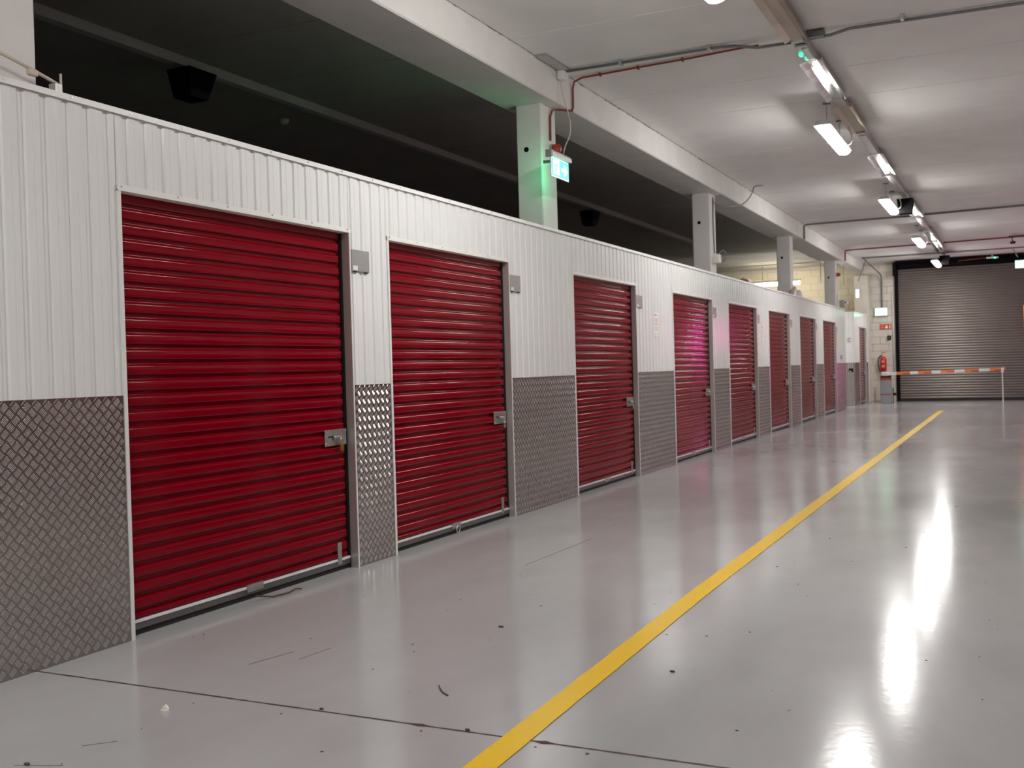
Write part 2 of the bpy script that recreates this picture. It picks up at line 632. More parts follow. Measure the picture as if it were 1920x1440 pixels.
# end faces of the two blocks (the alley between them)
mb = MB()
pr = rib_profile(-W - 2.0, -W, phase=-W - 0.03, pitch=0.085)
mb.strip([(xx, YN - dd - 0.002, ZP) for xx, dd in pr], [(xx, YN - dd - 0.002, H - 0.005) for xx, dd in pr])
obj('cladding_panel', mb, 'end_lit', wl, fix=False)
mb = MB()
xs = [-W - 2.0 + i * 0.0275 for i in range(73)]
pl = [(xx, YN - 0.004 - (0.006 if i % 2 else 0.0), 0.0) for i, xx in enumerate(xs) if xx <= -W + 0.004]
mb.strip(pl, [(q[0], q[1], ZP) for q in pl])
obj('ribbed_kick_plate', mb, 'alu_bar', wl, fix=False)
obj('end_panel', MB().box(-W - 2.0, -W - 0.01, YE - 0.04, YE, 0, H - 0.01), 'cladding', wl)
# cap, screws
capp = [(-W + 0.012, 2.572), (-W + 0.012, H), (-W - 0.08, H), (-W - 0.08, H - 0.004), (-W + 0.008, H - 0.004), (-W + 0.008, 2.572)]
obj('cap_trim', MB().prism(capp, 1, YF, YE), 'trim_white', wl)
obj('cap_trim', MB().prism(capp, 1, YN, YB - 0.01), 'trim_white', wl)
mb = MB()
y = 1.0
while y < YE:
    disc(mb, (-W + 0.012, y, 2.588), 0.0045, 0, 0.004, 8)
    y += 0.36
for (y0, y1) in DOORS:
    for t in range(6):
        disc(mb, (-W + 0.012, y0 + (y1 - y0) * (t / 5.0) * 0.99, ZD + 0.018), 0.0045, 0, 0.004, 8)
s = obj('screws', mb, 'steel', wl)
s['kind'] = 'stuff'
tag(obj('ceiling_units', MB().box(XL + 0.01, -W - 0.055, YF, YE, 2.46, 2.54), 'unit_roof', base=(-7, 0, 2.46)),  # unseen roof added against light leaks, also darkens the left bay
    'unseen dark flat roof added over the storage units to block light', 'roof', kind='structure')
tag(obj('ceiling_units', MB().box(XL + 0.01, -W - 0.055, YN + 0.02, YB - 0.31, 2.46, 2.54), 'unit_roof', base=(-7, YN, 2.46)),  # same unseen light-blocking roof over the second block
    'unseen dark flat roof added over the far storage unit to block light', 'roof', kind='structure')
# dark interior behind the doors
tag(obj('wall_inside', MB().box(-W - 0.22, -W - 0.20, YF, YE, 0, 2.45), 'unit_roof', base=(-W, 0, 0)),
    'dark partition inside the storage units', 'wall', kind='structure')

# ================================================================== RED ROLLER DOORS
PIT = 0.0778
XD = -W - 0.066        # plane of the curtain
prof = [(0, 0), (0.0075, 0), (0.0085, 0.0008), (0.0125, 0.0165), (0.0140, 0.0190), (0.0165, 0.0203), (0.0185, 0.0206),
        (0.0510, 0.0200), (0.0535, 0.0194), (0.0560, 0.0178), (0.0580, 0.0155), (0.0665, 0.0014), (0.0680, 0.0002), (0.0695, 0), (PIT, 0)]
mb = MB()
mb.strip([(d, 0, t) for t, d in prof], [(d, 1, t) for t, d in prof])
n = len(prof)
mb.f.append(tuple(range(n)))
mb.f.append(tuple(range(2 * n - 1, n - 1, -1)))
slat_me = mesh_of(mb, 'red', 'slat')
for pgn in slat_me.polygons:
    pgn.use_smooth = len(pgn.vertices) == 4
slat_me.set_sharp_from_angle(angle=math.radians(38))

lock_notes = ['with a brass padlock', '', '', '', '', '', '', '', '']
door_words = ['nearest red roller door with a brass padlock on its latch',
              'second red roller door, between the narrow and the wide tread plates',
              'third red roller door, just before the first white notice',
              'fourth red roller door with a magenta glow, after the first notice',
              'fifth red roller door with a magenta glow, between two narrow plates',
              'sixth red roller door, after the second white notice',
              'seventh red roller door, before the third notice',
              'eighth red roller door, last one of the long row',
              'dark red roller door of the far separate unit by the back wall']


def roller_door(idx, y0, y1):
    d = thing('door_%d' % (idx + 1), (-W, (y0 + y1) / 2, 0), door_words[idx], 'roller door', 'red roller doors', 'structure')
    obj('curtain_backing', MB().box(XD - 0.006, XD - 0.0005, y0 - 0.02, y1 + 0.02, 0.07, ZD + 0.1), 'red_backing', d)
    for k in range(-1, 27):
        z = 0.12 + PIT * k
        if k == -1:
            z = 0.079
            piece('slat', slat_me, (XD, y0 - 0.01, z), d, (1, y1 - y0 - 0.035, 0.53))
        else:
            piece('slat', slat_me, (XD, y0 - 0.01, z), d, (1, y1 - y0 - 0.035, 1))
    # bottom rail
    obj('bottom_rail', MB().bbox(XD - 0.006, XD + 0.020, y0 - 0.005, y1 - 0.008, 0.028, 0.064, 0.004), 'dark_rail', d)
    obj('bottom_strip', MB().box(XD, XD + 0.023, y0 - 0.005, y1 - 0.008, 0.064, 0.079), 'trim_white', d)
    obj('rubber_seal', MB().box(XD - 0.004, XD + 0.010, y0 - 0.005, y1 - 0.008, 0.0, 0.030), 'rubber', d)
    # frame: left strip, right jamb, lintel trim
    lf = obj('jamb', MB().box(-W - 0.19, -W + 0.010, y0 - JW, y0 - 0.001, 0, ZD + 0.006), 'trim_white', d)
    rj_ = obj('jamb', MB().box(-W - 0.048, -W + 0.010, y1 - 0.001, y1 + JW * 0.7, 0, ZD + 0.004), 'jamb', d)
    obj('front_strip', MB().box(-W + 0.010, -W + 0.0115, y1 + 0.004, y1 + JW * 0.7, 0, ZD), 'trim_white', rj_)
    obj('guide_rail', MB().box(XD - 0.02, XD + 0.02, y1 - 0.010, y1 + 0.012, 0, ZD), 'rubber', d)
    obj('lintel_trim', MB().prism([(-W + 0.012, ZD - 0.002), (-W + 0.012, ZD + 0.028), (-W + 0.004, ZD + 0.028), (-W + 0.004, ZD + 0.003),
                                   (-W - 0.19, ZD + 0.003), (-W - 0.19, ZD - 0.002)], 1, y0 - JW, y1 + JW), 'trim_white', d)
    # latch plate with slot, bolt
    ly1 = y1 - 0.022
    ly0 = ly1 - 0.235
    zl = 0.866
    xf = XD + 0.0208
    lk = obj('latch_plate', MB().bbox(xf, xf + 0.005, ly0, ly1, zl - 0.052, zl + 0.052, 0.002), 'galv', d)
    mb = MB()
    for yy in (ly0 + 0.012, ly1 - 0.008):
        for zz in (zl - 0.04, zl + 0.04):
            disc(mb, (xf + 0.005, yy, zz), 0.006, 0, 0.004, 8)
    obj('rivets', mb, 'steel', lk)
    obj('latch_slot', MB().box(xf + 0.005, xf + 0.0056, ly0 + 0.03, ly0 + 0.10, zl + 0.002, zl + 0.012), 'rubber', lk)
    obj('slide_bolt', MB().bbox(xf + 0.005, xf + 0.028, ly0 + 0.085, ly0 + 0.16, zl - 0.014, zl + 0.010, 0.005), 'galv', lk)
    # bottom corner bracket and lifting handle
    by = y1 - 0.155
    br = obj('bracket', MB().box(XD + 0.021, XD + 0.026, by, by + 0.042, 0.045, 0.185), 'galv', d)
    obj('rivets', disc(MB(), (XD + 0.026, by + 0.02, 0.165), 0.006, 0, 0.004, 8), 'steel', br)
    hy = y0 + (y1 - y0) * 0.46
    hd = obj('lift_handle', MB().box(XD + 0.021, XD + 0.029, hy, hy + 0.14, 0.045, 0.088), 'galv', d)
    if idx == 1:
        mb = MB()
        pts = [(XD + 0.04, hy + 0.07 + 0.028 * math.cos(t), 0.038 + 0.028 * math.sin(t)) for t in [2 * PI * k / 14 for k in range(15)]]
        mb.tube(pts, 0.005, 6, caps=False)
        obj('pull_ring', mb, 'steel', hd, smooth=True)
    return (xf + 0.018, ly0 + 0.135, zl - 0.012)


locks = [roller_door(i, *d) for i, d in enumerate(DOORS)]
locks.append(roller_door(8, *DOOR9))


def padlock(p, brass, label):
    t = thing('padlock', p, label, 'padlock', 'padlocks on the roller doors')
    x, y, z = p
    m = 'brass' if brass else 'steel'
    obj('lock_body', MB().bbox(x, x + 0.020, y - 0.005, y + 0.030, z - 0.075, z - 0.026, 0.005), m, t)
    pts = [(x + 0.010, y + 0.0125 + 0.012 * math.cos(a_), z - 0.010 + 0.016 * math.sin(a_)) for a_ in [PI * k / 10 for k in range(11)]]
    pts = [(pts[0][0], pts[0][1], z - 0.03)] + pts + [(pts[-1][0], pts[-1][1], z - 0.03)]
    obj('shackle', MB().tube(pts, 0.0035, 8), 'steel', t, smooth=True)


lockw = ['brass padlock hanging from the nearest red door', 'steel padlock on the second red door latch',
         'steel padlock on the third red door latch', 'steel padlock on the fourth red door latch',
         'steel padlock on the fifth red door latch', 'steel padlock on the sixth red door latch',
         'steel padlock on the seventh red door latch', 'steel padlock on the eighth red door latch',
         'steel padlock on the far separate unit door']
for i, p in enumerate(locks):
    padlock(p, i == 0, lockw[i])

# ================================================================== NUMBER PLATES AND NOTICES
platew = ['grey number plate right of the nearest door', 'grey number plate right of the second door',
          'grey number plate right of the third door', 'grey number plate right of the fourth door',
          'grey number plate right of the fifth door', 'grey number plate right of the sixth door',
          'grey number plate right of the seventh door', 'grey number plate right of the eighth door',
          'grey number plate right of the far unit door']
for i, (y0, y1) in enumerate(DOORS + [DOOR9]):
    ya = y1 + 0.026
    t = thing('number_plate', (-W, ya + 0.1, 1.95), platew[i], 'plate', 'number plates beside the roller doors')
    pl = obj('plate', MB().bbox(-W + 0.002, -W + 0.012, ya, ya + 0.208, 1.952, 2.094, 0.002), 'plate_grey', t)
    obj('sticker', MB().box(-W + 0.012, -W + 0.0128, ya + 0.012, ya + 0.066, 1.958, 1.988), 'paper', t)
    if i in (0, 1):
        obj('clip', MB().bbox(-W + 0.002, -W + 0.015, ya + 0.02, ya + 0.06, 1.944, 1.952, 0.002), 'rubber', t)
        obj('clip', MB().bbox(-W + 0.002, -W + 0.015, ya + 0.15, ya + 0.19, 1.944, 1.952, 0.002), 'rubber', t)

for (ya, lb) in ((12.19, 'white notice with red lines, between the third and fourth doors'),
                 (18.22, 'white notice with faint lines, between the fifth and sixth doors'),
                 (24.10, 'white notice with faint lines, between the seventh and eighth doors')):
    t = thing('notice', (-W, ya + 0.09, 1.63), lb, 'notice', 'paper notices on the white cladding')
    xw = -W + 0.0015
    obj('sheet', MB().box(xw, xw + 0.002, ya, ya + 0.175, 1.632, 1.915), 'paper', t)
    xw += 0.002
    red = 'print_red'
    obj('emblem', MB().box(xw, xw + 0.0004, ya + 0.02, ya + 0.05, 1.872, 1.900), 'print_grey', t)
    obj('emblem_block', MB().box(xw, xw + 0.0004, ya + 0.055, ya + 0.13, 1.876, 1.896), red, t)
    for r_, (zz, w0, w1) in enumerate(((1.832, 0.03, 0.15), (1.812, 0.04, 0.14), (1.790, 0.06, 0.12), (1.765, 0.04, 0.15))):
        obj('print_line', MB().box(xw, xw + 0.0004, ya + w0, ya + w1, zz, zz + 0.011), red, t)
    for r_ in range(5):
        obj('print_line', MB().box(xw, xw + 0.0004, ya + 0.025, ya + 0.155, 1.700 + r_ * 0.009, 1.703 + r_ * 0.009), 'print_grey', t)
    obj('print_line', MB().box(xw, xw + 0.0004, ya + 0.02, ya + 0.07, 1.652, 1.660), 'print_grey', t)
    obj('print_line', MB().box(xw, xw + 0.0004, ya + 0.11, ya + 0.16, 1.652, 1.660), 'print_grey', t)
tag(obj('warning_sticker', MB().box(-W + 0.002, -W + 0.004, 26.72, 26.86, 1.66, 1.92), 'sign_yellow', base=(-W, 26.8, 1.66)),
    'small yellow sticker right of the eighth door', 'sticker')

# ================================================================== BATTEN LIGHTS
LY = [-5.8, 0.35, 6.50, 12.66, 18.72, 24.92, 30.85]
LX, LZ = -1.83, 3.80
lampw = ['batten light behind the camera near the end wall', 'batten light nearest the camera, beyond the top of the picture', 'hanging batten light cut by the top picture edge',
         'largest hanging batten light seen whole, nearest the green lamp', 'hanging batten light beside the black box on the trunking',
         'second farthest hanging batten light', 'farthest hanging batten light, before the big shutter']


def batten(yc, label, cable):
    t = thing('batten_light', (LX, yc, LZ), label, 'ceiling light', 'hanging batten lights')
    hl = 0.83
    y0, y1 = yc - hl, yc + hl
    prof = []
    for k in range(13):
        a_ = PI + PI * k / 12
        prof.append((LX + 0.073 * math.cos(a_), LZ + 0.040 + 0.040 * math.sin(a_)))
    prof = [(LX - 0.072, LZ + 0.046)] + prof + [(LX + 0.072, LZ + 0.046)]
    obj('diffuser', MB().prism(prof, 1, y0 + 0.02, y1 - 0.02), 'diffuser', t)
    obj('housing', MB().prism([(LX - 0.090, LZ + 0.046), (LX + 0.090, LZ + 0.046), (LX + 0.090, LZ + 0.060), (LX + 0.05, LZ + 0.098), (LX - 0.05, LZ + 0.098), (LX - 0.090, LZ + 0.060)], 1, y0, y1), 'lamp_body', t)
    link = []
    for yy in (yc - 0.48, yc + 0.48):
        mb = MB()
        z = LZ + 0.098
        k = 0
        while z < ZC - 0.02:
            pts = []
            for q in range(9):
                a_ = 2 * PI * q / 8
                dd = 0.009 * math.cos(a_)
                pts.append((LX + (dd if k % 2 else 0), yy + (0 if k % 2 else dd), z + 0.018 + 0.020 * math.sin(a_)))
            mb.tube(pts, 0.0028, 5, caps=False)
            z += 0.031
            k += 1
        obj('chain', mb, 'galv', t)
        obj('ceiling_hook', MB().box(LX - 0.04, LX + 0.04, yy - 0.012, yy + 0.012, ZC - 0.02, ZC), 'grey_cable', t)
    if cable:
        p0 = Vector((LX + 0.086, y1 - 0.36, LZ + 0.05))
        p3 = Vector((-1.71, y1 - 0.46, 4.045))
        p1 = p0 + Vector((0.05, 0.04, 0.0))
        p2 = p3 + Vector((0.06, 0.05, -0.16))
        pts = []
        for k in range(15):
            s_ = k / 14
            pts.append((1 - s_) ** 3 * p0 + 3 * s_ * (1 - s_) ** 2 * p1 + 3 * s_ * s_ * (1 - s_) * p2 + s_ ** 3 * p3)
        obj('power_cable', MB().tube(pts, 0.008, 8), 'white_cable', t, smooth=True)


for i, yc in enumerate(LY):
    batten(yc, lampw[i], i in (2, 3, 4, 5))

t = thing('batten_light', (-5.3, YE + 0.05, 2.4), 'batten light on the block end inside the alley between the units', 'ceiling light')
obj('diffuser', MB().bbox(-6.0, -4.8, YE + 0.04, YE + 0.10, 2.30, 2.38, 0.02), 'alley_diffuser', t)
obj('housing', MB().bbox(-6.02, -4.78, YE + 0.002, YE + 0.04, 2.29, 2.39, 0.006), 'lamp_body', t)

# tube light at the far left
t = thing('tube_light', (-6.3, 31.5, 3.55), 'bright fluorescent tube over the units behind a white column', 'ceiling light')
obj('tube', MB().tube([(-6.93, 31.5, 3.59), (-5.62, 31.5, 3.585)], 0.045, 12), 'tube', t, smooth=True)
obj('housing', MB().box(-6.97, -5.58, 31.46, 31.54, 3.635, 3.70), 'lamp_body', t)
obj('hanger', MB().tube([(-6.7, 31.5, 3.70), (-6.7, 31.5, ZC)], 0.006, 6), 'grey_cable', t)
obj('hanger', MB().tube([(-5.9, 31.5, 3.70), (-5.9, 31.5, ZC)], 0.006, 6), 'grey_cable', t)

# ================================================================== LIGHTING TRUNKING
def trunking(xc, y0, y1, label, covers, m_spine):
    t = thing('trunking', (xc, y0, 4.06), label, 'trunking', 'metal trunking under the ceiling')
    obj('spine', MB().prism([(xc - 0.045, ZC - 0.004), (xc - 0.045, 4.075), (xc + 0.045, 4.075), (xc + 0.045, ZC - 0.004)], 1, y0, y1), m_spine, t)
    for (a_, b_, kind) in covers:
        if kind == 'wide':          # open reflector tray with flared wings
            pr_ = [(xc - 0.105, 4.050), (xc - 0.050, 4.074), (xc + 0.050, 4.074), (xc + 0.095, 4.052), (xc + 0.095, 4.085),
                   (xc + 0.091, 4.085), (xc + 0.091, 4.060), (xc + 0.051, 4.078), (xc - 0.051, 4.078), (xc - 0.105, 4.054)]
            obj('reflector', MB().prism(pr_, 1, a_, b_), 'galv_brown', t)
        elif kind == 'shiny':
            pr_ = [(xc - 0.110, 4.045), (xc - 0.045, 4.072), (xc + 0.050, 4.072), (xc + 0.090, 4.060), (xc + 0.090, 4.092),
                   (xc + 0.086, 4.092), (xc + 0.086, 4.066), (xc + 0.051, 4.076), (xc - 0.046, 4.076), (xc - 0.110, 4.049)]
            obj('reflector', MB().prism(pr_, 1, a_, b_), 'galv_shiny', t)
        else:
            obj('cover', MB().bbox(xc - 0.05, xc + 0.05, a_, b_, 4.056, 4.078, 0.006), 'galv', t)
        obj('end_bracket', MB().bbox(xc - 0.055, xc + 0.055, b_ - 0.02, b_ + 0.03, 4.05, 4.10, 0.006), 'galv', t)
    return t


XT = -1.64
tr = trunking(XT, YF + 0.01, 30.97, 'long metal trunking with flared reflectors beside the hanging lights',
              [(-3.0, 3.0, 'wide'), (3.2, 9.36, 'wide'), (10.05, 11.70, 'shiny'), (12.05, 13.55, 'wide'), (13.75, 15.0, 'plain'),
               (15.1, 16.9, 'shiny'), (17.0, 18.9, 'plain'), (19.9, 22.2, 'shiny'), (22.4, 24.6, 'plain'), (24.8, 27.2, 'shiny'), (27.4, 29.8, 'shiny')], 'galv')
t = thing('emergency_unit', (XT, 9.7, 4.02), 'small metal unit with a glowing green lamp on the trunking', 'emergency light')
obj('case', MB().bbox(XT - 0.05, XT + 0.06, 9.50, 10.0, 4.045, 4.072, 0.005), 'galv', t)
obj('clear_cover', MB().bbox(XT - 0.005, XT + 0.06, 9.55, 9.88, 4.030, 4.045, 0.005), 'acrylic', t)
obj('lamp', MB().bbox(XT - 0.05, XT - 0.02, 9.70, 9.76, 4.030, 4.045, 0.005), 'led_green', t)
obj('lamp', MB().bbox(XT - 0.02, XT + 0.005, 9.84, 9.90, 4.030, 4.045, 0.005), 'led_green', t)

trunking(-6.68, YF + 0.01, 25.5, 'dim metal trunking in the dark bay above the units', [], 'trunk_grey')


def speaker(xc, y0, label, ztop=4.03):
    t = thing('speaker', (xc, y0, ztop - 0.27), label, 'speaker', 'black tapered boxes under the trunking')
    mb = MB()
    top = [(xc - 0.13, y0), (xc + 0.13, y0), (xc + 0.13, y0 + 0.36), (xc - 0.13, y0 + 0.36)]
    bot = [(xc - 0.10, y0 + 0.05), (xc + 0.10, y0 + 0.05), (xc + 0.10, y0 + 0.27), (xc - 0.10, y0 + 0.27)]
    mb.v = [(a_, b_, ztop) for a_, b_ in top] + [(a_, b_, ztop - 0.25) for a_, b_ in bot]
    mb.f = [(0, 1, 2, 3), (7, 6, 5, 4), (0, 4, 5, 1), (1, 5, 6, 2), (2, 6, 7, 3), (3, 7, 4, 0)]
    obj('case', mb, 'black', t)
    obj('bracket', MB().box(xc - 0.03, xc + 0.03, y0 + 0.12, y0 + 0.20, ztop, ztop + 0.014), 'rubber', t)


speaker(-6.62, 7.15, 'black tapered box hanging in the dark bay, at upper left')
speaker(-6.70, 17.2, 'black tapered box in the dark bay right of the green column')
speaker(-1.63, 19.25, 'black box under the trunking between the hanging lights')
speaker(-1.62, 30.6, 'black box at the end of the trunking before the shutter')

# ================================================================== CONDUITS AND CABLES
def pipe(name, pts, r, m, label, cat, n=8, group=None):
    o = obj(name, MB().tube(pts, r, n), m, smooth=True, base=pts[0])
    tag(o, label, cat, group)
    return o


def bez(p0, p1, p2, p3, n=16):
    p0, p1, p2, p3 = map(Vector, (p0, p1, p2, p3))
    return [tuple((1 - s) ** 3 * p0 + 3 * s * (1 - s) ** 2 * p1 + 3 * s * s * (1 - s) * p2 + s ** 3 * p3) for s in [k / (n - 1) for k in range(n)]]


G = 'conduits across the ceiling'
zc = ZC - 0.026
t = thing('conduit', (-2.8, 9.42, zc), 'grey twin conduit crossing the ceiling from the green column', 'conduit', G)
obj('pipe', MB().tube([(-3.83, 9.42, zc), (-2.32, 9.43, zc), (-2.2, 9.43, zc - 0.012), (-2.0, 9.45, 4.085), (-1.70, 9.46, 4.085)], 0.014, 8), 'conduit', t, smooth=True)
obj('pipe', MB().tube([(-1.58, 9.47, 4.10), (-1.38, 9.47, 4.10), (-1.22, 9.49, zc), (0.6, 9.56, zc), (XR - 0.03, 9.6, zc)], 0.014, 8), 'conduit', t, smooth=True)
obj('junction_box', MB().bbox(-1.575, -1.42, 9.42, 9.50, 4.09, ZC - 0.01, 0.006), 'conduit', t)
for xx in (-3.3, -2.45, -0.8):
    obj('saddle', MB().bbox(xx, xx + 0.03, 9.395, 9.475, zc - 0.017, ZC - 0.001, 0.003), 'galv', t)
pipe('conduit', [(-3.90, 22.55, ZS), (-3.90, 22.55, zc - 0.03), (-3.86, 22.55, zc), (XT - 0.1, 22.55, zc)], 0.018, 'conduit',
     'grey conduit from the beam to the trunking near the fourth light', 'conduit', group=G)
pipe('conduit', [(XT + 0.1, 22.5, zc), (XR - 0.03, 22.1, zc)], 0.020, 'conduit',
     'grey conduit running right from beside the black trunking box', 'conduit', group=G)
t = thing('conduit', (-2.8, 28.3, zc), 'reddish brown pipe crossing the ceiling before the shutter', 'pipe', G)
obj('pipe', MB().tube([(-3.90, 28.46, 3.86), (-3.90, 28.5, zc - 0.02), (-3.88, 28.5, zc), (XT - 0.13, 28.35, zc)], 0.018, 8), 'red_cable', t, smooth=True)
obj('pipe', MB().tube([(XT + 0.13, 28.3, zc), (XR - 0.03, 27.9, zc)], 0.018, 8), 'red_cable', t, smooth=True)
pipe('conduit', [(-3.80, 31.0, zc), (XR - 0.03, 31.03, zc)], 0.020, 'conduit',
     'dark conduit crossing the ceiling closest to the shutter', 'conduit', group=G)
pipe('conduit', [(-3.74, 31.06, zc - 0.03), (-3.55, 32.4, 3.86), (-3.50, 32.95, 3.78), (-3.50, 33.06, 3.6), (-3.50, 33.06, 2.82)], 0.018, 'conduit',
     'conduit dropping down the back wall to the exit sign', 'conduit')
pipe('cable', [(-3.68, 31.03, zc - 0.045), (-3.95, 31.9, 3.75), (-4.1, 32.6, 3.62)], 0.012, 'grey_cable',
     'thin cable slanting from the far conduit towards the back column', 'cable')
pipe('conduit', [(0.06, 31.06, zc - 0.03), (0.17, 31.8, 3.96)], 0.012, 'grey_cable',
     'short cable dropping to the exit sign at the right picture edge', 'cable')
pipe('conduit', [(-3.20, 33.06, 0.8), (-3.20, 33.06, 3.3)], 0.012, 'paper',
     'slim white conduit up the back wall beside the shutter guide', 'conduit')

# red fire alarm cable with clips
t = thing('fire_cable', (-3.9, 9.6, 3.3), 'red twin fire cable along the conduit and down the beam', 'cable')
for k, off in enumerate((0.0, 0.013)):
    pts = [(-2.02 + off, 9.50, 4.12), (-2.25, 9.58 + off, zc + 0.005), (-2.7, 9.64 + off * (1 if k else 3), zc + 0.006), (-3.2, 9.67 + off, zc + 0.006),
           (-3.80, 9.72 + off, zc + 0.006), (-3.885, 9.73 + off, zc - 0.02), (-3.905, 9.74 + off, zc - 0.08),
           (-3.906, 9.74 + off, ZS + 0.03), (-3.915, 9.73 + off, ZS - 0.006), (-4.00, 9.60 + off, ZS - 0.012), (-4.03, 9.50 + off, ZS - 0.03),
           (-4.038, 9.46 + off, ZS - 0.10), (-4.038, 9.45 + off, 3.50)]
    obj('cable', MB().tube(pts, 0.0075, 6), 'red_cable', t, smooth=True)
for q in ((-2.75, 9.65, zc), (-3.2, 9.68, zc), (-3.6, 9.71, zc)):
    obj('clip', MB().bbox(q[0] - 0.008, q[0] + 0.008, q[1] - 0.015, q[1] + 0.028, q[2] - 0.012, ZC - 0.001, 0.003), 'red_cable', t)
pipe('cable', bez((-3.905, 9.43, 4.08), (-3.90, 9.44, 3.9), (-3.82, 9.42, 3.75), (-3.79, 9.38, 3.62), 10) + bez((-3.79, 9.37, 3.58), (-3.77, 9.33, 3.45), (-3.80, 9.26, 3.45), (-3.80, 9.20, 3.29), 10)[1:],
     0.0055, 'white_cable', 'thin white cable dropping from the beam to the exit sign', 'cable')
t = thing('ceiling_bracket', (-3.85, 9.1, 4.12), 'perforated metal angle where beam and ceiling meet', 'bracket')
obj('angle', MB().bbox(-3.90, -3.80, 8.85, 9.45, 4.14, ZC, 0.002), 'galv', t)
obj('box', MB().bbox(-3.91, -3.84, 9.36, 9.48, 4.06, 4.14, 0.004), 'trim_white', t)

# hanging grey cable at the second beam joint
pipe('cable', bez((-3.62, 17.2, ZC - 0.014), (-3.70, 17.0, ZC - 0.03), (-3.72, 17.05, 4.12), (-3.72, 17.0, 4.10), 6) +
     bez((-3.72, 17.0, 4.08), (-3.74, 16.7, 3.80), (-3.80, 16.2, 3.62), (-4.035, 15.66, 3.70), 16)[1:] + [(-4.04, 15.63, 3.78), (-4.04, 15.62, 3.4), (-4.04, 15.66, 2.95)],
     0.010, 'grey_cable', 'grey cable looping from the ceiling to the cabled column', 'cable')
t = thing('junction_box', (-4.03, 15.7, 2.8), 'white junction box low on the cabled column', 'box')
obj('case', MB().bbox(-4.05, -3.97, 15.62, 15.78, 2.80, 2.93, 0.006), 'paper', t)
obj('cable_loop', MB().tube(bez((-4.0, 15.74, 2.93), (-3.93, 16.0, 3.15), (-3.90, 15.95, 2.75), (-4.0, 15.82, 2.84)), 0.008, 6), 'grey_cable', t, smooth=True)

# hose and rod at the left column
t = thing('hose', (-3.95, 3.3, 2.65), 'thick pale hose lying on the cap by the left column', 'hose')
obj('pipe', MB().tube(bez((-3.97, 2.6, 2.76), (-3.97, 2.95, 2.78), (-3.97, 3.25, 2.72), (-3.97, 3.50, 2.655)), 0.008, 8), 'beige', t, smooth=True)
obj('clamp', MB().bbox(-3.985, -3.955, 3.34, 3.39, 2.66, 2.69, 0.006), 'beige', t)
t = thing('threaded_rod', (-4.0, 3.55, 2.6), 'small upright rod beside the left column foot', 'rod')
obj('rod', MB().tube([(-3.98, 3.53, 2.57), (-3.98, 3.53, 2.71)], 0.006, 6), 'beige', t)
obj('block', MB().bbox(-4.0, -3.95, 3.475, 3.515, 2.56, 2.655, 0.004), 'plate_grey', t)

# ================================================================== EXIT SIGNS
def arrow_pts(cy, cz, s):
    return [(cy - s, cz - s * 0.22), (cy + s * 0.1, cz - s * 0.22), (cy + s * 0.1 - s * 0.35, cz - s * 0.75), (cy + s * 0.25, cz - s * 0.75), (cy + s, cz),
            (cy + s * 0.25, cz + s * 0.75), (cy + s * 0.1 - s * 0.35, cz + s * 0.75), (cy + s * 0.1, cz + s * 0.22), (cy - s, cz + s * 0.22)]


t = thing('exit_sign', (-3.8, 9.1, 3.05), 'hanging green exit sign with a white arrow beside the column', 'exit sign')
XE = -3.80
ey0, ey1 = 8.885, 9.31
obj('housing', MB().prism([(XE - 0.035, 3.245), (XE + 0.035, 3.225), (XE + 0.035, 3.262), (XE + 0.015, 3.285), (XE - 0.03, 3.285)], 1, ey0 - 0.02, ey1 + 0.01), 'lamp_body', t)
obj('end_cap', MB().bbox(XE - 0.036, XE + 0.030, ey0 - 0.035, ey0 - 0.015, 3.215, 3.285, 0.006), 'plate_grey', t)
pan = obj('panel', MB().bbox(XE - 0.005, XE + 0.005, ey0, ey1, 3.045, 3.225, 0.003), 'acrylic', t)
obj('green_field', MB().box(XE + 0.005, XE + 0.0065, ey0 + 0.012, ey1 - 0.012, 3.058, 3.218), 'exit_green', pan)
obj('white_edge', MB().box(XE + 0.005, XE + 0.0068, ey0 + 0.012, ey1 - 0.012, 3.218, 3.224), 'exit_white', pan)
obj('door_symbol', MB().box(XE + 0.0065, XE + 0.0072, ey0 + 0.05, ey0 + 0.19, 3.075, 3.215), 'exit_white', pan)
obj('arrow', MB().prism(arrow_pts(ey1 - 0.115, 3.135, 0.07), 0, XE + 0.0065, XE + 0.0072), 'exit_white', pan)
mb = MB()
cyy, czz = ey0 + 0.115, 3.14
disc(mb, (XE + 0.0072, cyy + 0.022, czz + 0.045), 0.012, 0, 0.0006, 12)
for seg in (((0.012, 0.028), (-0.012, -0.012), 0.013), ((-0.012, -0.012), (0.022, -0.028), 0.009), ((0.022, -0.028), (0.010, -0.058), 0.007),
            ((-0.012, -0.012), (-0.028, -0.040), 0.009), ((-0.028, -0.040), (-0.052, -0.046), 0.007), ((0.010, 0.024), (0.040, 0.006), 0.006),
            ((0.006, 0.026), (-0.026, 0.024), 0.006), ((-0.026, 0.024), (-0.034, 0.0), 0.006)):
    (ay, az), (by, bz), wv = seg
    dv = Vector((by - ay, bz - az)).normalized()
    nv = Vector((-dv.y, dv.x)) * wv
    mb.prism([(cyy + ay + nv.x, czz + az + nv.y), (cyy + ay - nv.x, czz + az - nv.y), (cyy + by - nv.x * .8, czz + bz - nv.y * .8), (cyy + by + nv.x * .8, czz + bz + nv.y * .8)], 0, XE + 0.0072, XE + 0.0078)
obj('running_figure', mb, 'exit_green', pan)
obj('back_face', MB().box(XE - 0.0065, XE - 0.005, ey0 + 0.012, ey1 - 0.012, 3.058, 3.218), 'exit_back', pan)
obj('wall_bracket', MB().bbox(-4.05, XE - 0.03, 9.285, 9.305, 3.25, 3.28, 0.003), 'galv', t)

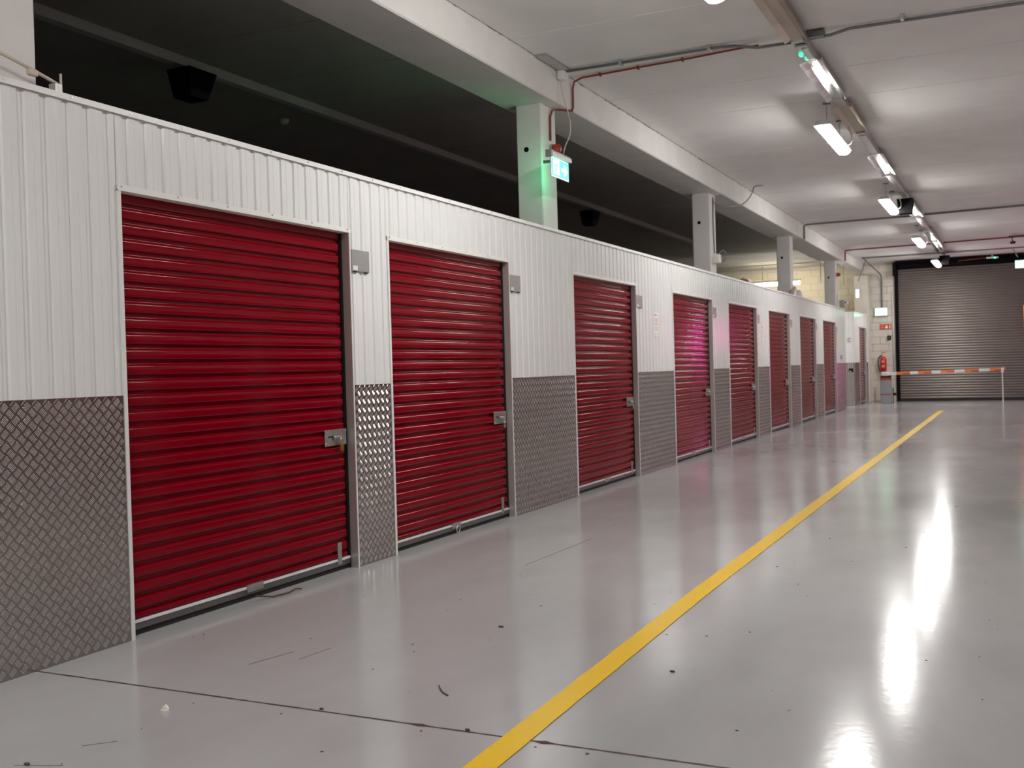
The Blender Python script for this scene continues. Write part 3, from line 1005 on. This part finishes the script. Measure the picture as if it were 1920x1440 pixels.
t = thing('exit_sign', (-3.53, YB - 0.05, 2.5), 'bright green lit exit sign above the fire extinguisher', 'exit sign')
obj('case', MB().bbox(-3.70, -3.35, YB - 0.09, YB - 0.005, 2.57, 2.80, 0.008), 'lamp_body', t)
obj('face', MB().box(-3.69, -3.36, YB - 0.094, YB - 0.09, 2.58, 2.79), 'exit_glow', t)
obj('figure', MB().box(-3.65, -3.52, YB - 0.096, YB - 0.094, 2.61, 2.76), 'exit_white', t)
t = thing('exit_sign', (-4.17, YB - 0.33, 3.1), 'narrow lit exit sign on the cream back column', 'exit sign')
obj('case', MB().bbox(-4.21, -4.10, YB - 0.36, YB - 0.305, 3.12, 3.38, 0.008), 'lamp_body', t)
obj('face', MB().box(-4.20, -4.11, YB - 0.363, YB - 0.36, 3.13, 3.37), 'exit_white', t)
t = thing('exit_sign', (0.25, 31.9, 3.6), 'green lit exit sign cut by the right picture edge', 'exit sign')
obj('case', MB().bbox(0.10, 0.50, 31.9, 31.96, 3.655, 3.88, 0.008), 'lamp_body', t)
obj('face', MB().box(0.11, 0.49, 31.897, 31.90, 3.665, 3.86), 'exit_glow', t)
obj('hanger', MB().tube([(0.34, 31.93, 3.88), (0.34, 31.93, ZC)], 0.008, 6), 'grey_cable', t)

# ================================================================== BEACONS, CAMERA, SMALL FITTINGS
def beacon(p, label):
    x, y, z = p
    t = thing('alarm_sounder', p, label, 'alarm', 'red fire alarm sounders on columns')
    obj('base', MB().tube([(x, y, z), (x + 0.025, y, z)], 0.055, 16), 'plate_grey', t)
    obj('horn', MB().tube([(x + 0.025, y, z), (x + 0.05, y, z), (x + 0.085, y, z), (x + 0.10, y, z)], 0.05, 16, radii=[0.052, 0.05, 0.046, 0.030]), 'beacon_red', t, smooth=True)


beacon((-4.05, 9.50, 3.42), 'red alarm sounder on the green tinted column')
beacon((-4.05, 27.9, 3.47), 'red alarm sounder on the farthest free column')
t = thing('security_camera', (-3.98, 28.2, 2.62), 'small grey security camera box on the farthest unit corner', 'camera')
obj('junction_case', MB().bbox(-4.0, -3.88, 27.95, 28.10, 2.62, 2.82, 0.008), 'plate_grey', t)
obj('camera_body', MB().bbox(-3.90, -3.80, 28.0, 28.25, 2.72, 2.79, 0.015), 'paper', t)
obj('lens', disc(MB(), (-3.85, 27.992, 2.755), 0.022, 1, 0.01), 'black', t)
obj('bracket', MB().bbox(-4.02, -3.97, 27.95, 28.05, 2.82, 3.02, 0.006), 'paper', t)
t = thing('ceiling_camera', (0.06, 27.8, 3.95), 'small dark camera hanging from the ceiling at the right edge', 'camera')
obj('mount', MB().bbox(-0.04, 0.30, 27.7, 27.8, ZC - 0.06, ZC - 0.035, 0.006), 'rubber', t)
obj('stem', MB().tube([(0.03, 27.75, ZC - 0.05), (0.05, 27.75, 3.98)], 0.012, 6), 'rubber', t)
obj('body', MB().tube([(0.02, 27.66, 3.955), (0.08, 27.82, 3.975)], 0.035, 10), 'rubber', t)
t = thing('detector', (-0.45, 32.6, 4.1), 'white detector with a green lamp above the shutter', 'detector')
obj('case', MB().bbox(-0.62, -0.31, 32.55, 32.62, 4.03, 4.07, 0.006), 'paper', t)
obj('stem', MB().box(-0.5, -0.44, 32.57, 32.60, 4.07, ZC), 'grey_cable', t)
obj('lamp', MB().bbox(-0.42, -0.385, 32.53, 32.55, 4.015, 4.06, 0.004), 'led_green', t)
pipe('cable', [(-1.36, 32.7, 4.03), (-0.62, 32.58, 4.055)], 0.014, 'red_cable', 'red cable leading to the detector above the shutter', 'cable')
t = thing('smoke_detector', (-7.0, 9.3, 4.12), 'small round smoke detector on the dark bay ceiling', 'detector')
obj('head', MB().tube([(-7.35, 9.6, ZC), (-7.35, 9.6, ZC - 0.03), (-7.35, 9.6, ZC - 0.055)], 0.05, 14, radii=[0.055, 0.05, 0.035]), 'paper', t, smooth=True)
for (xx, yy, lb) in ((-4.55, 28.6, 'thin hanging rod left of the farthest free column'), (-4.2, 30.3, 'thin hanging rod right of the farthest free column')):
    pipe('hanging_rod', [(xx, yy, ZC), (xx, yy, 3.35)], 0.010, 'grey_cable', lb, 'rod', 6)

# items lying on the unit roofs
def lump(name, c, r, seedv, m, label, cat, squash=0.6):
    rr = random.Random(seedv)
    mb = MB()
    nu, nv = 14, 8
    for j in range(nv + 1):
        th = PI * j / nv
        for i in range(nu):
            ph = 2 * PI * i / nu
            k = 0.75 + 0.45 * rr.random()
            mb.v.append((c[0] + r * k * math.sin(th) * math.cos(ph), c[1] + 1.4 * r * k * math.sin(th) * math.sin(ph), c[2] + r * squash * k * math.cos(th)))
    for j in range(nv):
        for i in range(nu):
            mb.f.append((j * nu + i, j * nu + (i + 1) % nu, (j + 1) * nu + (i + 1) % nu, (j + 1) * nu + i))
    tag(obj(name, mb, m, base=c), label, cat)


lump('plastic_bag', (-4.14, 18.1, 2.64), 0.13, 4, 'pink_bag', 'crumpled pinkish plastic bag on top of the units', 'bag', 0.75)
lump('plastic_bag', (-4.12, 21.2, 2.63), 0.10, 9, 'pink_bag', 'small crumpled bag on the units before the third column', 'bag', 0.7)
t = thing('floodlight', (-3.98, 21.5, 2.6), 'beige floodlight housing tipped on the units by a column', 'lamp')
mb = MB()
mb.prism([(21.42, 2.60), (21.92, 2.56), (21.78, 2.80)], 0, -4.03, -3.96)
obj('shade', mb, 'beige', t)
obj('glass', MB().prism([(21.52, 2.61), (21.80, 2.60), (21.74, 2.73)], 0, -3.96, -3.955), 'paper', t)
tag(obj('dome_lamp', MB().tube([(-4.0, 22.3, 2.60), (-4.0, 22.3, 2.66), (-4.0, 22.3, 2.73), (-4.0, 22.3, 2.76)], 0.07, 14, radii=[0.07, 0.08, 0.06, 0.02]), 'paper', smooth=True, base=(-4, 22.3, 2.6)),
    'round white dome on the units right of a column', 'lamp')

# ================================================================== BIG SHUTTER
sd = thing('door_10', ((SH0 + SH1) / 2, YB, 0), 'big grey steel roller shutter in the back wall', 'roller shutter', kind='structure')
SP = 0.076
pr = [(0, 0.0), (0.006, -0.002), (0.014, -0.010), (0.030, -0.0175), (0.046, -0.0175), (0.060, -0.010), (0.070, -0.002), (SP, 0.0)]
mb = MB().strip([(0, d, t_) for t_, d in pr], [(1, d, t_) for t_, d in pr])
sl_me = mesh_of(mb, 'shutter', 'shutter_slat', smooth=True)
obj('curtain_backing', MB().box(SH0 - 0.02, SH1 + 0.02, YB + 0.002, YB + 0.012, 0.05, SHT + 0.2), 'shutter', sd)
k = 0
while 0.06 + SP * k < SHT:
    piece('slat', sl_me, (SH0 - 0.02, YB, 0.06 + SP * k), sd, (SH1 - SH0 + 0.04, 1, 1))
    k += 1
obj('bottom_rail', MB().bbox(SH0, SH1, YB - 0.03, YB + 0.01, 0.0, 0.06, 0.004), 'rubber', sd)
obj('guide_rail', MB().bbox(SH0 - 0.095, SH0 + 0.005, YB - 0.07, YB + 0.01, 0, SHT + 0.05, 0.006), 'black', sd)
obj('guide_rail', MB().bbox(SH1 - 0.005, SH1 + 0.095, YB - 0.07, YB + 0.01, 0, SHT + 0.05, 0.006), 'black', sd)
obj('end_plate', MB().bbox(SH0 - 0.12, SH0 - 0.02, YB - 0.30, YB, 3.72, 4.12, 0.01), 'black', sd)
obj('drum', MB().tube([(SH0 - 0.02, YB - 0.16, 4.0), (SH1 + 0.3, YB - 0.16, 4.0)], 0.10, 20), 'black', sd, smooth=True)
obj('drum_cover', MB().box(SH0 - 0.05, SH1 + 0.3, YB - 0.28, YB, 4.08, ZC), 'black', sd)

# ================================================================== BARRIER
BY = 31.8
t = thing('barrier_gate', (-3.31, BY, 0), 'parking barrier with orange and white striped arm before the shutter', 'barrier')
cab = obj('cabinet', MB().bbox(-3.45, -3.165, BY - 0.15, BY + 0.15, 0, 0.74, 0.012), 'cab_grey', t)
obj('orange_stripe', MB().box(-3.452, -3.163, BY - 0.153, BY - 0.14, 0.245, 0.275), 'dark_orange', cab)
obj('cabinet_top', MB().bbox(-3.45, -3.165, BY - 0.155, BY + 0.155, 0.665, 0.745, 0.012), 'dark_orange', cab)
obj('drive_head', MB().bbox(-3.44, -3.17, BY - 0.14, BY + 0.14, 0.745, 0.80, 0.01), 'rubber', t)
obj('arm_mount', MB().bbox(-3.42, -3.20, BY - 0.22, BY - 0.12, 0.79, 0.905, 0.02), 'paper', t)


def armp(s):
    return -3.22 + s * (3.0), 0.852 + s * 0.055


arm = MB()
segs = [(0, 0.075, 'paper'), (0.075, 0.155, 'orange'), (0.155, 0.20, 'paper'), (0.20, 0.285, 'orange'), (0.285, 0.345, 'paper'), (0.345, 0.43, 'orange'), (0.43, 0.49, 'paper'),
        (0.49, 0.57, 'orange'), (0.57, 0.64, 'paper'), (0.64, 0.735, 'orange'), (0.735, 0.80, 'paper'), (0.80, 0.965, 'orange'), (0.965, 1.0, 'paper')]
segs = [(0, 0.075, 'paper'), (0.075, 0.195, 'orange'), (0.195, 0.265, 'paper'), (0.265, 0.385, 'orange'), (0.385, 0.462, 'paper'), (0.462, 0.582, 'orange'),
        (0.582, 0.667, 'paper'), (0.667, 0.79, 'orange'), (0.79, 0.88, 'paper'), (0.88, 0.975, 'orange'), (0.975, 1.0, 'paper')]
for a_, b_, m_ in segs:
    xa, za = armp(a_)
    xb, zb = armp(b_)
    mb = MB()
    mb.v = [(xa, yy, za + dz) for yy in (BY - 0.19, BY - 0.15) for dz in (-0.04, 0.04)] + [(xb, yy, zb + dz) for yy in (BY - 0.19, BY - 0.15) for dz in (-0.04, 0.04)]
    mb.f = [(0, 1, 3, 2), (4, 6, 7, 5), (0, 4, 5, 1), (2, 3, 7, 6), (1, 5, 7, 3), (0, 2, 6, 4)]
    ar = obj('arm_section', mb, m_, t)
    if m_ == 'orange':
        l0, l1 = a_ + (b_ - a_) * 0.45, b_
        x0_, z0_ = armp(l0)
        x1_, z1_ = armp(l1)
        m2 = MB()
        m2.v = [(x0_, BY - 0.1915, z0_ - 0.036), (x1_, BY - 0.1915, z1_ - 0.036), (x1_, BY - 0.1915, z1_ - 0.002), (x0_, BY - 0.1915, z0_ - 0.002)]
        m2.f = [(0, 1, 2, 3)]
        obj('dark_stripe', m2, 'dark_orange', ar)
obj('tip_fitting', MB().bbox(-0.30, -0.23, BY - 0.20, BY - 0.14, 0.81, 0.93, 0.012), 'paper', t)
obj('tip_lamp', MB().bbox(-0.235, -0.19, BY - 0.20, BY - 0.14, 0.87, 0.955, 0.012), 'orange', t)
obj('tip_leg', MB().tube([(-0.268, BY - 0.17, 0.83), (-0.262, BY - 0.17, 0.0)], 0.016, 8), 'paper', t)
# safety photocell beside the cabinet
t = thing('photocell', (-3.10, BY + 0.1, 0), 'small dark device on a post right of the barrier cabinet', 'sensor')
obj('post', MB().tube([(-3.14, BY + 0.05, 0.27), (-3.12, BY + 0.05, 0.28), (-3.12, BY + 0.05, 0.44)], 0.016, 8), 'rubber', t)
obj('foot', MB().tube([(-3.12, BY + 0.05, 0.0), (-3.12, BY + 0.05, 0.28)], 0.012, 8), 'rubber', t)
obj('head', MB().bbox(-3.13, -3.04, BY + 0.0, BY + 0.1, 0.22, 0.30, 0.01), 'rubber', t)
# pale guard panel left of the cabinet
tag(obj('wall_guard', MB().prism([(-3.72, 0.02), (-3.46, 0.02), (-3.46, 0.62), (-3.60, 0.62), (-3.68, 0.55), (-3.72, 0.40)], 1, YB - 0.10, YB - 0.01), 'beige', base=(-3.6, YB, 0)),
    'pale rounded guard panel low on the back wall', 'panel')

# ================================================================== BACK WALL FITTINGS
t = thing('fire_extinguisher', (-3.50, YB - 0.1, 0.92), 'red fire extinguisher on the back wall behind the barrier', 'extinguisher')
ex, ey = -3.49, YB - 0.10
obj('cylinder', MB().tube([(ex, ey, 0.90), (ex, ey, 0.93), (ex, ey, 1.26), (ex, ey, 1.31), (ex, ey, 1.345)], 0.09, 18, radii=[0.07, 0.088, 0.088, 0.065, 0.03]), 'fire_red', t, smooth=True)
obj('label_patch', MB().box(ex - 0.045, ex + 0.045, ey - 0.0895, ey - 0.080, 1.02, 1.10), 'print_red', t)
obj('label_patch', MB().box(ex - 0.045, ex + 0.045, ey - 0.0895, ey - 0.080, 1.16, 1.24), 'print_red', t)
obj('valve', MB().bbox(ex - 0.03, ex + 0.05, ey - 0.03, ey + 0.03, 1.345, 1.42, 0.008), 'beige', t)
obj('lever', MB().bbox(ex - 0.05, ex + 0.07, ey - 0.015, ey + 0.015, 1.45, 1.485, 0.008), 'orange', t)
obj('neck', MB().tube([(ex, ey, 1.41), (ex, ey, 1.46)], 0.02, 8), 'beige', t)
obj('hose', MB().tube(bez((ex - 0.03, ey, 1.38), (ex - 0.20, ey, 1.36), (ex - 0.16, ey, 1.1), (ex - 0.10, ey, 0.90)), 0.014, 8), 'rubber', t, smooth=True)
obj('bracket', MB().box(ex - 0.03, ex + 0.03, ey + 0.085, YB - 0.006, 1.0, 1.25), 'rubber', t)
t = thing('fire_sign', (-3.42, YB - 0.02, 2.16), 'red fire equipment sign with pale symbols on the back wall', 'sign')
obj('board', MB().box(-3.575, -3.255, YB - 0.016, YB - 0.005, 2.165, 2.318), 'fire_sign', t)
obj('print_line', MB().box(-3.55, -3.46, YB - 0.0168, YB - 0.016, 2.26, 2.295), 'print_red', t)
obj('print_line', MB().box(-3.55, -3.46, YB - 0.0168, YB - 0.016, 2.19, 2.235), 'print_red', t)
obj('flame_symbol', MB().prism([(-3.43, 2.19), (-3.35, 2.19), (-3.345, 2.22), (-3.37, 2.27), (-3.39, 2.295), (-3.41, 2.26), (-3.435, 2.22)], 1, YB - 0.0168, YB - 0.016), 'leaf', t)
obj('extinguisher_symbol', MB().prism([(-3.31, 2.185), (-3.285, 2.185), (-3.285, 2.26), (-3.29, 2.29), (-3.305, 2.29), (-3.31, 2.26)], 1, YB - 0.0168, YB - 0.016), 'leaf', t)
t = thing('key_switch', (-3.32, YB - 0.03, 1.84), 'small black control box on the back wall above the extinguisher', 'switch')
obj('case', MB().bbox(-3.365, -3.265, YB - 0.07, YB - 0.005, 1.85, 1.97, 0.008), 'black', t)
obj('button', disc(MB(), (-3.315, YB - 0.075, 1.91), 0.02, 1, 0.005), 'print_grey', t)

# unit letter sign in the alley
t = thing('letter_sign', (-4.0, YN - 0.01, 1.8), 'round white sign with the letter C on the far unit end', 'sign')
obj('board', disc(MB(), (-4.045, YN - 0.014, 1.82), 0.10, 1, 0.004, 24), 'paper', t)
pts = []
arc = [math.radians(a_) for a_ in range(50, 311, 20)]
mb = MB()
out = [(-4.045 + 0.045 * math.cos(a_), YN - 0.015, 1.82 + 0.052 * math.sin(a_)) for a_ in arc]
inn = [(-4.045 + 0.029 * math.cos(a_), YN - 0.015, 1.82 + 0.035 * math.sin(a_)) for a_ in arc]
obj('letter', mb.strip(out, inn), 'print_black', t)
t = thing('hasp_lock', (-4.0, YN - 0.05, 0.9), 'dark hasp and lock on the far unit end plate', 'lock')
obj('hasp', MB().bbox(-4.08, -3.96, YN - 0.045, YN - 0.010, 0.94, 1.04, 0.008), 'black', t)
obj('lock_body', MB().bbox(-4.06, -4.01, YN - 0.07, YN - 0.045, 0.90, 0.98, 0.006), 'print_grey', t)
tag(obj('call_button', MB().bbox(-W + 0.002, -W + 0.03, 27.35, 27.50, 1.30, 1.40, 0.006), 'print_grey', base=(-W, 27.4, 1.3)),
    'small grey keypad on the white panel after the eighth door', 'keypad')
t = thing('lit_wall_sign', (1.0, YB - 0.05, 1.7), 'magenta and orange light box on the wall right of the shutter', 'lit sign')
obj('case', MB().bbox(0.305, 1.34, YB - 0.17, YB - 0.085, 1.72, 2.72, 0.01), 'black', t)
obj('magenta_panel', MB().box(0.40, 1.24, YB - 0.174, YB - 0.17, 1.75, 2.69), 'neon_magenta', t)
obj('orange_panel', MB().box(0.31, 0.37, YB - 0.174, YB - 0.17, 1.75, 2.69), 'neon_orange', t)
obj('orange_panel', MB().box(1.27, 1.33, YB - 0.174, YB - 0.17, 1.75, 2.69), 'neon_orange', t)
for xx in (0.6, 1.2):
    obj('standoff', MB().tube([(xx, YB - 0.085, 2.2), (xx, YB + 0.01, 2.2)], 0.015, 8), 'steel', t)

# ================================================================== FLOOR LINE AND LITTER
mb = MB()
rl = random.Random(11)
A, B = [], []
y = YF + 0.1
while y <= 27.0:
    s = min(1, max(0, (y - 2.95) / 24))
    xl = float(np.interp(y, [-9, 2.93, 5.6, 7.9, 27], [-1.60, -1.617, -1.655, -1.652, -1.629]))
    xr = xl + float(np.interp(y, [2.9, 8, 27], [0.105, 0.112, 0.118]))
    j = 0.0015
    A.append((xl + rl.uniform(-j, j), y, 0.003))
    B.append((xr + rl.uniform(-j, j), y, 0.003))
    y += 0.08
tag(obj('floor_line', MB().strip(A, B), 'yellow', base=(-1.58, 0, 0)), 'yellow painted line running down the corridor floor', 'floor marking')

t = thing('leaf_scrap', (0, 0, 0), 'crumpled white scrap on the floor at lower left', 'litter')
t['_base'] = (0, 0, 0)
cx, cy = -2.985, 3.018
LEAF = (cx, cy)
obj('scrap', MB().prism([(0, 0), (0.02, -0.004), (0.042, 0.004), (0.03, 0.016), (0.012, 0.020)], 2, 0.0, 0.003), 'leaf', t)
obj('scrap', MB().tube([(0.004, 0.004, 0.004), (0.02, 0.010, 0.016), (0.040, 0.006, 0.006)], 0.006, 6, radii=[0.003, 0.008, 0.003]), 'leaf', t)
t.location = (cx, cy, 0)
TW = [(-2.12, 3.663), (-2.095, 3.628), (-2.06, 3.588), (-2.021, 3.56)]
pipe('twig', [(x_, y_, 0.004) for x_, y_ in TW], 0.003, 'twig', 'thin dark twig on the floor left of the yellow line', 'twig', 5)
pipe('cord_end', [(-3.90, 4.70, 0.03), (-3.86, 4.80, 0.008), (-3.84, 4.92, 0.008), (-3.85, 5.00, 0.014), (-3.83, 5.03, 0.010)], 0.005, 'twig',
     'frayed brown cord under the nearest red door', 'cord', 6)
mb = MB()
rs = random.Random(5)
for k in range(150):
    x_, y_ = rs.uniform(-3.7, 1.5), 2.2 + rs.random() ** 1.6 * 12
    r_ = rs.uniform(0.0015, 0.0045) * (1 if rs.random() < 0.93 else 2)
    n_ = 6
    a0 = rs.random() * 6
    st = rs.uniform(0.5, 2.2)
    mb.prism([(x_ + st * r_ * math.cos(a0 + 2 * PI * q / n_) * rs.uniform(0.6, 1.1), y_ + r_ * math.sin(a0 + 2 * PI * q / n_) * rs.uniform(0.6, 1.1)) for q in range(n_)], 2, 0.0002, 0.0022)
for (xa, ya), (xb, yb), w_ in (((-3.077, 3.648), (-3.018, 3.891), 0.0016), ((-2.914, 3.797), (-2.888, 4.006), 0.0008), ((-3.03, 2.40), (-2.87, 2.46), 0.0016),
                              ((-2.881, 6.138), (-2.847, 7.245), 0.0012), ((-2.96, 2.62), (-2.88, 2.70), 0.0012)):
    mb.prism([(xa - w_, ya), (xa + w_, ya), (xb + w_, yb), (xb - w_, yb)], 2, 0.0002, 0.0012)
for (x_, y_, r_) in ((-1.766, 3.246, 0.009), (-2.309, 4.62, 0.014), (-1.301, 4.175, 0.010), (-2.99, 2.42, 0.012), (-2.4, 3.25, 0.007)):
    mb.prism([(x_ + 1.4 * r_ * math.cos(2 * PI * q / 7) * rs.uniform(0.5, 1.2), y_ + 0.7 * r_ * math.sin(2 * PI * q / 7) * rs.uniform(0.5, 1.2)) for q in range(7)], 2, 0.0002, 0.006)
o = obj('grit', mb, 'speck', base=(0, 3, 0))
tag(o, 'dark grit and specks scattered over the floor', 'grit', kind='stuff')
for o in bpy.data.objects:
    if '_base' in o:
        del o['_base']
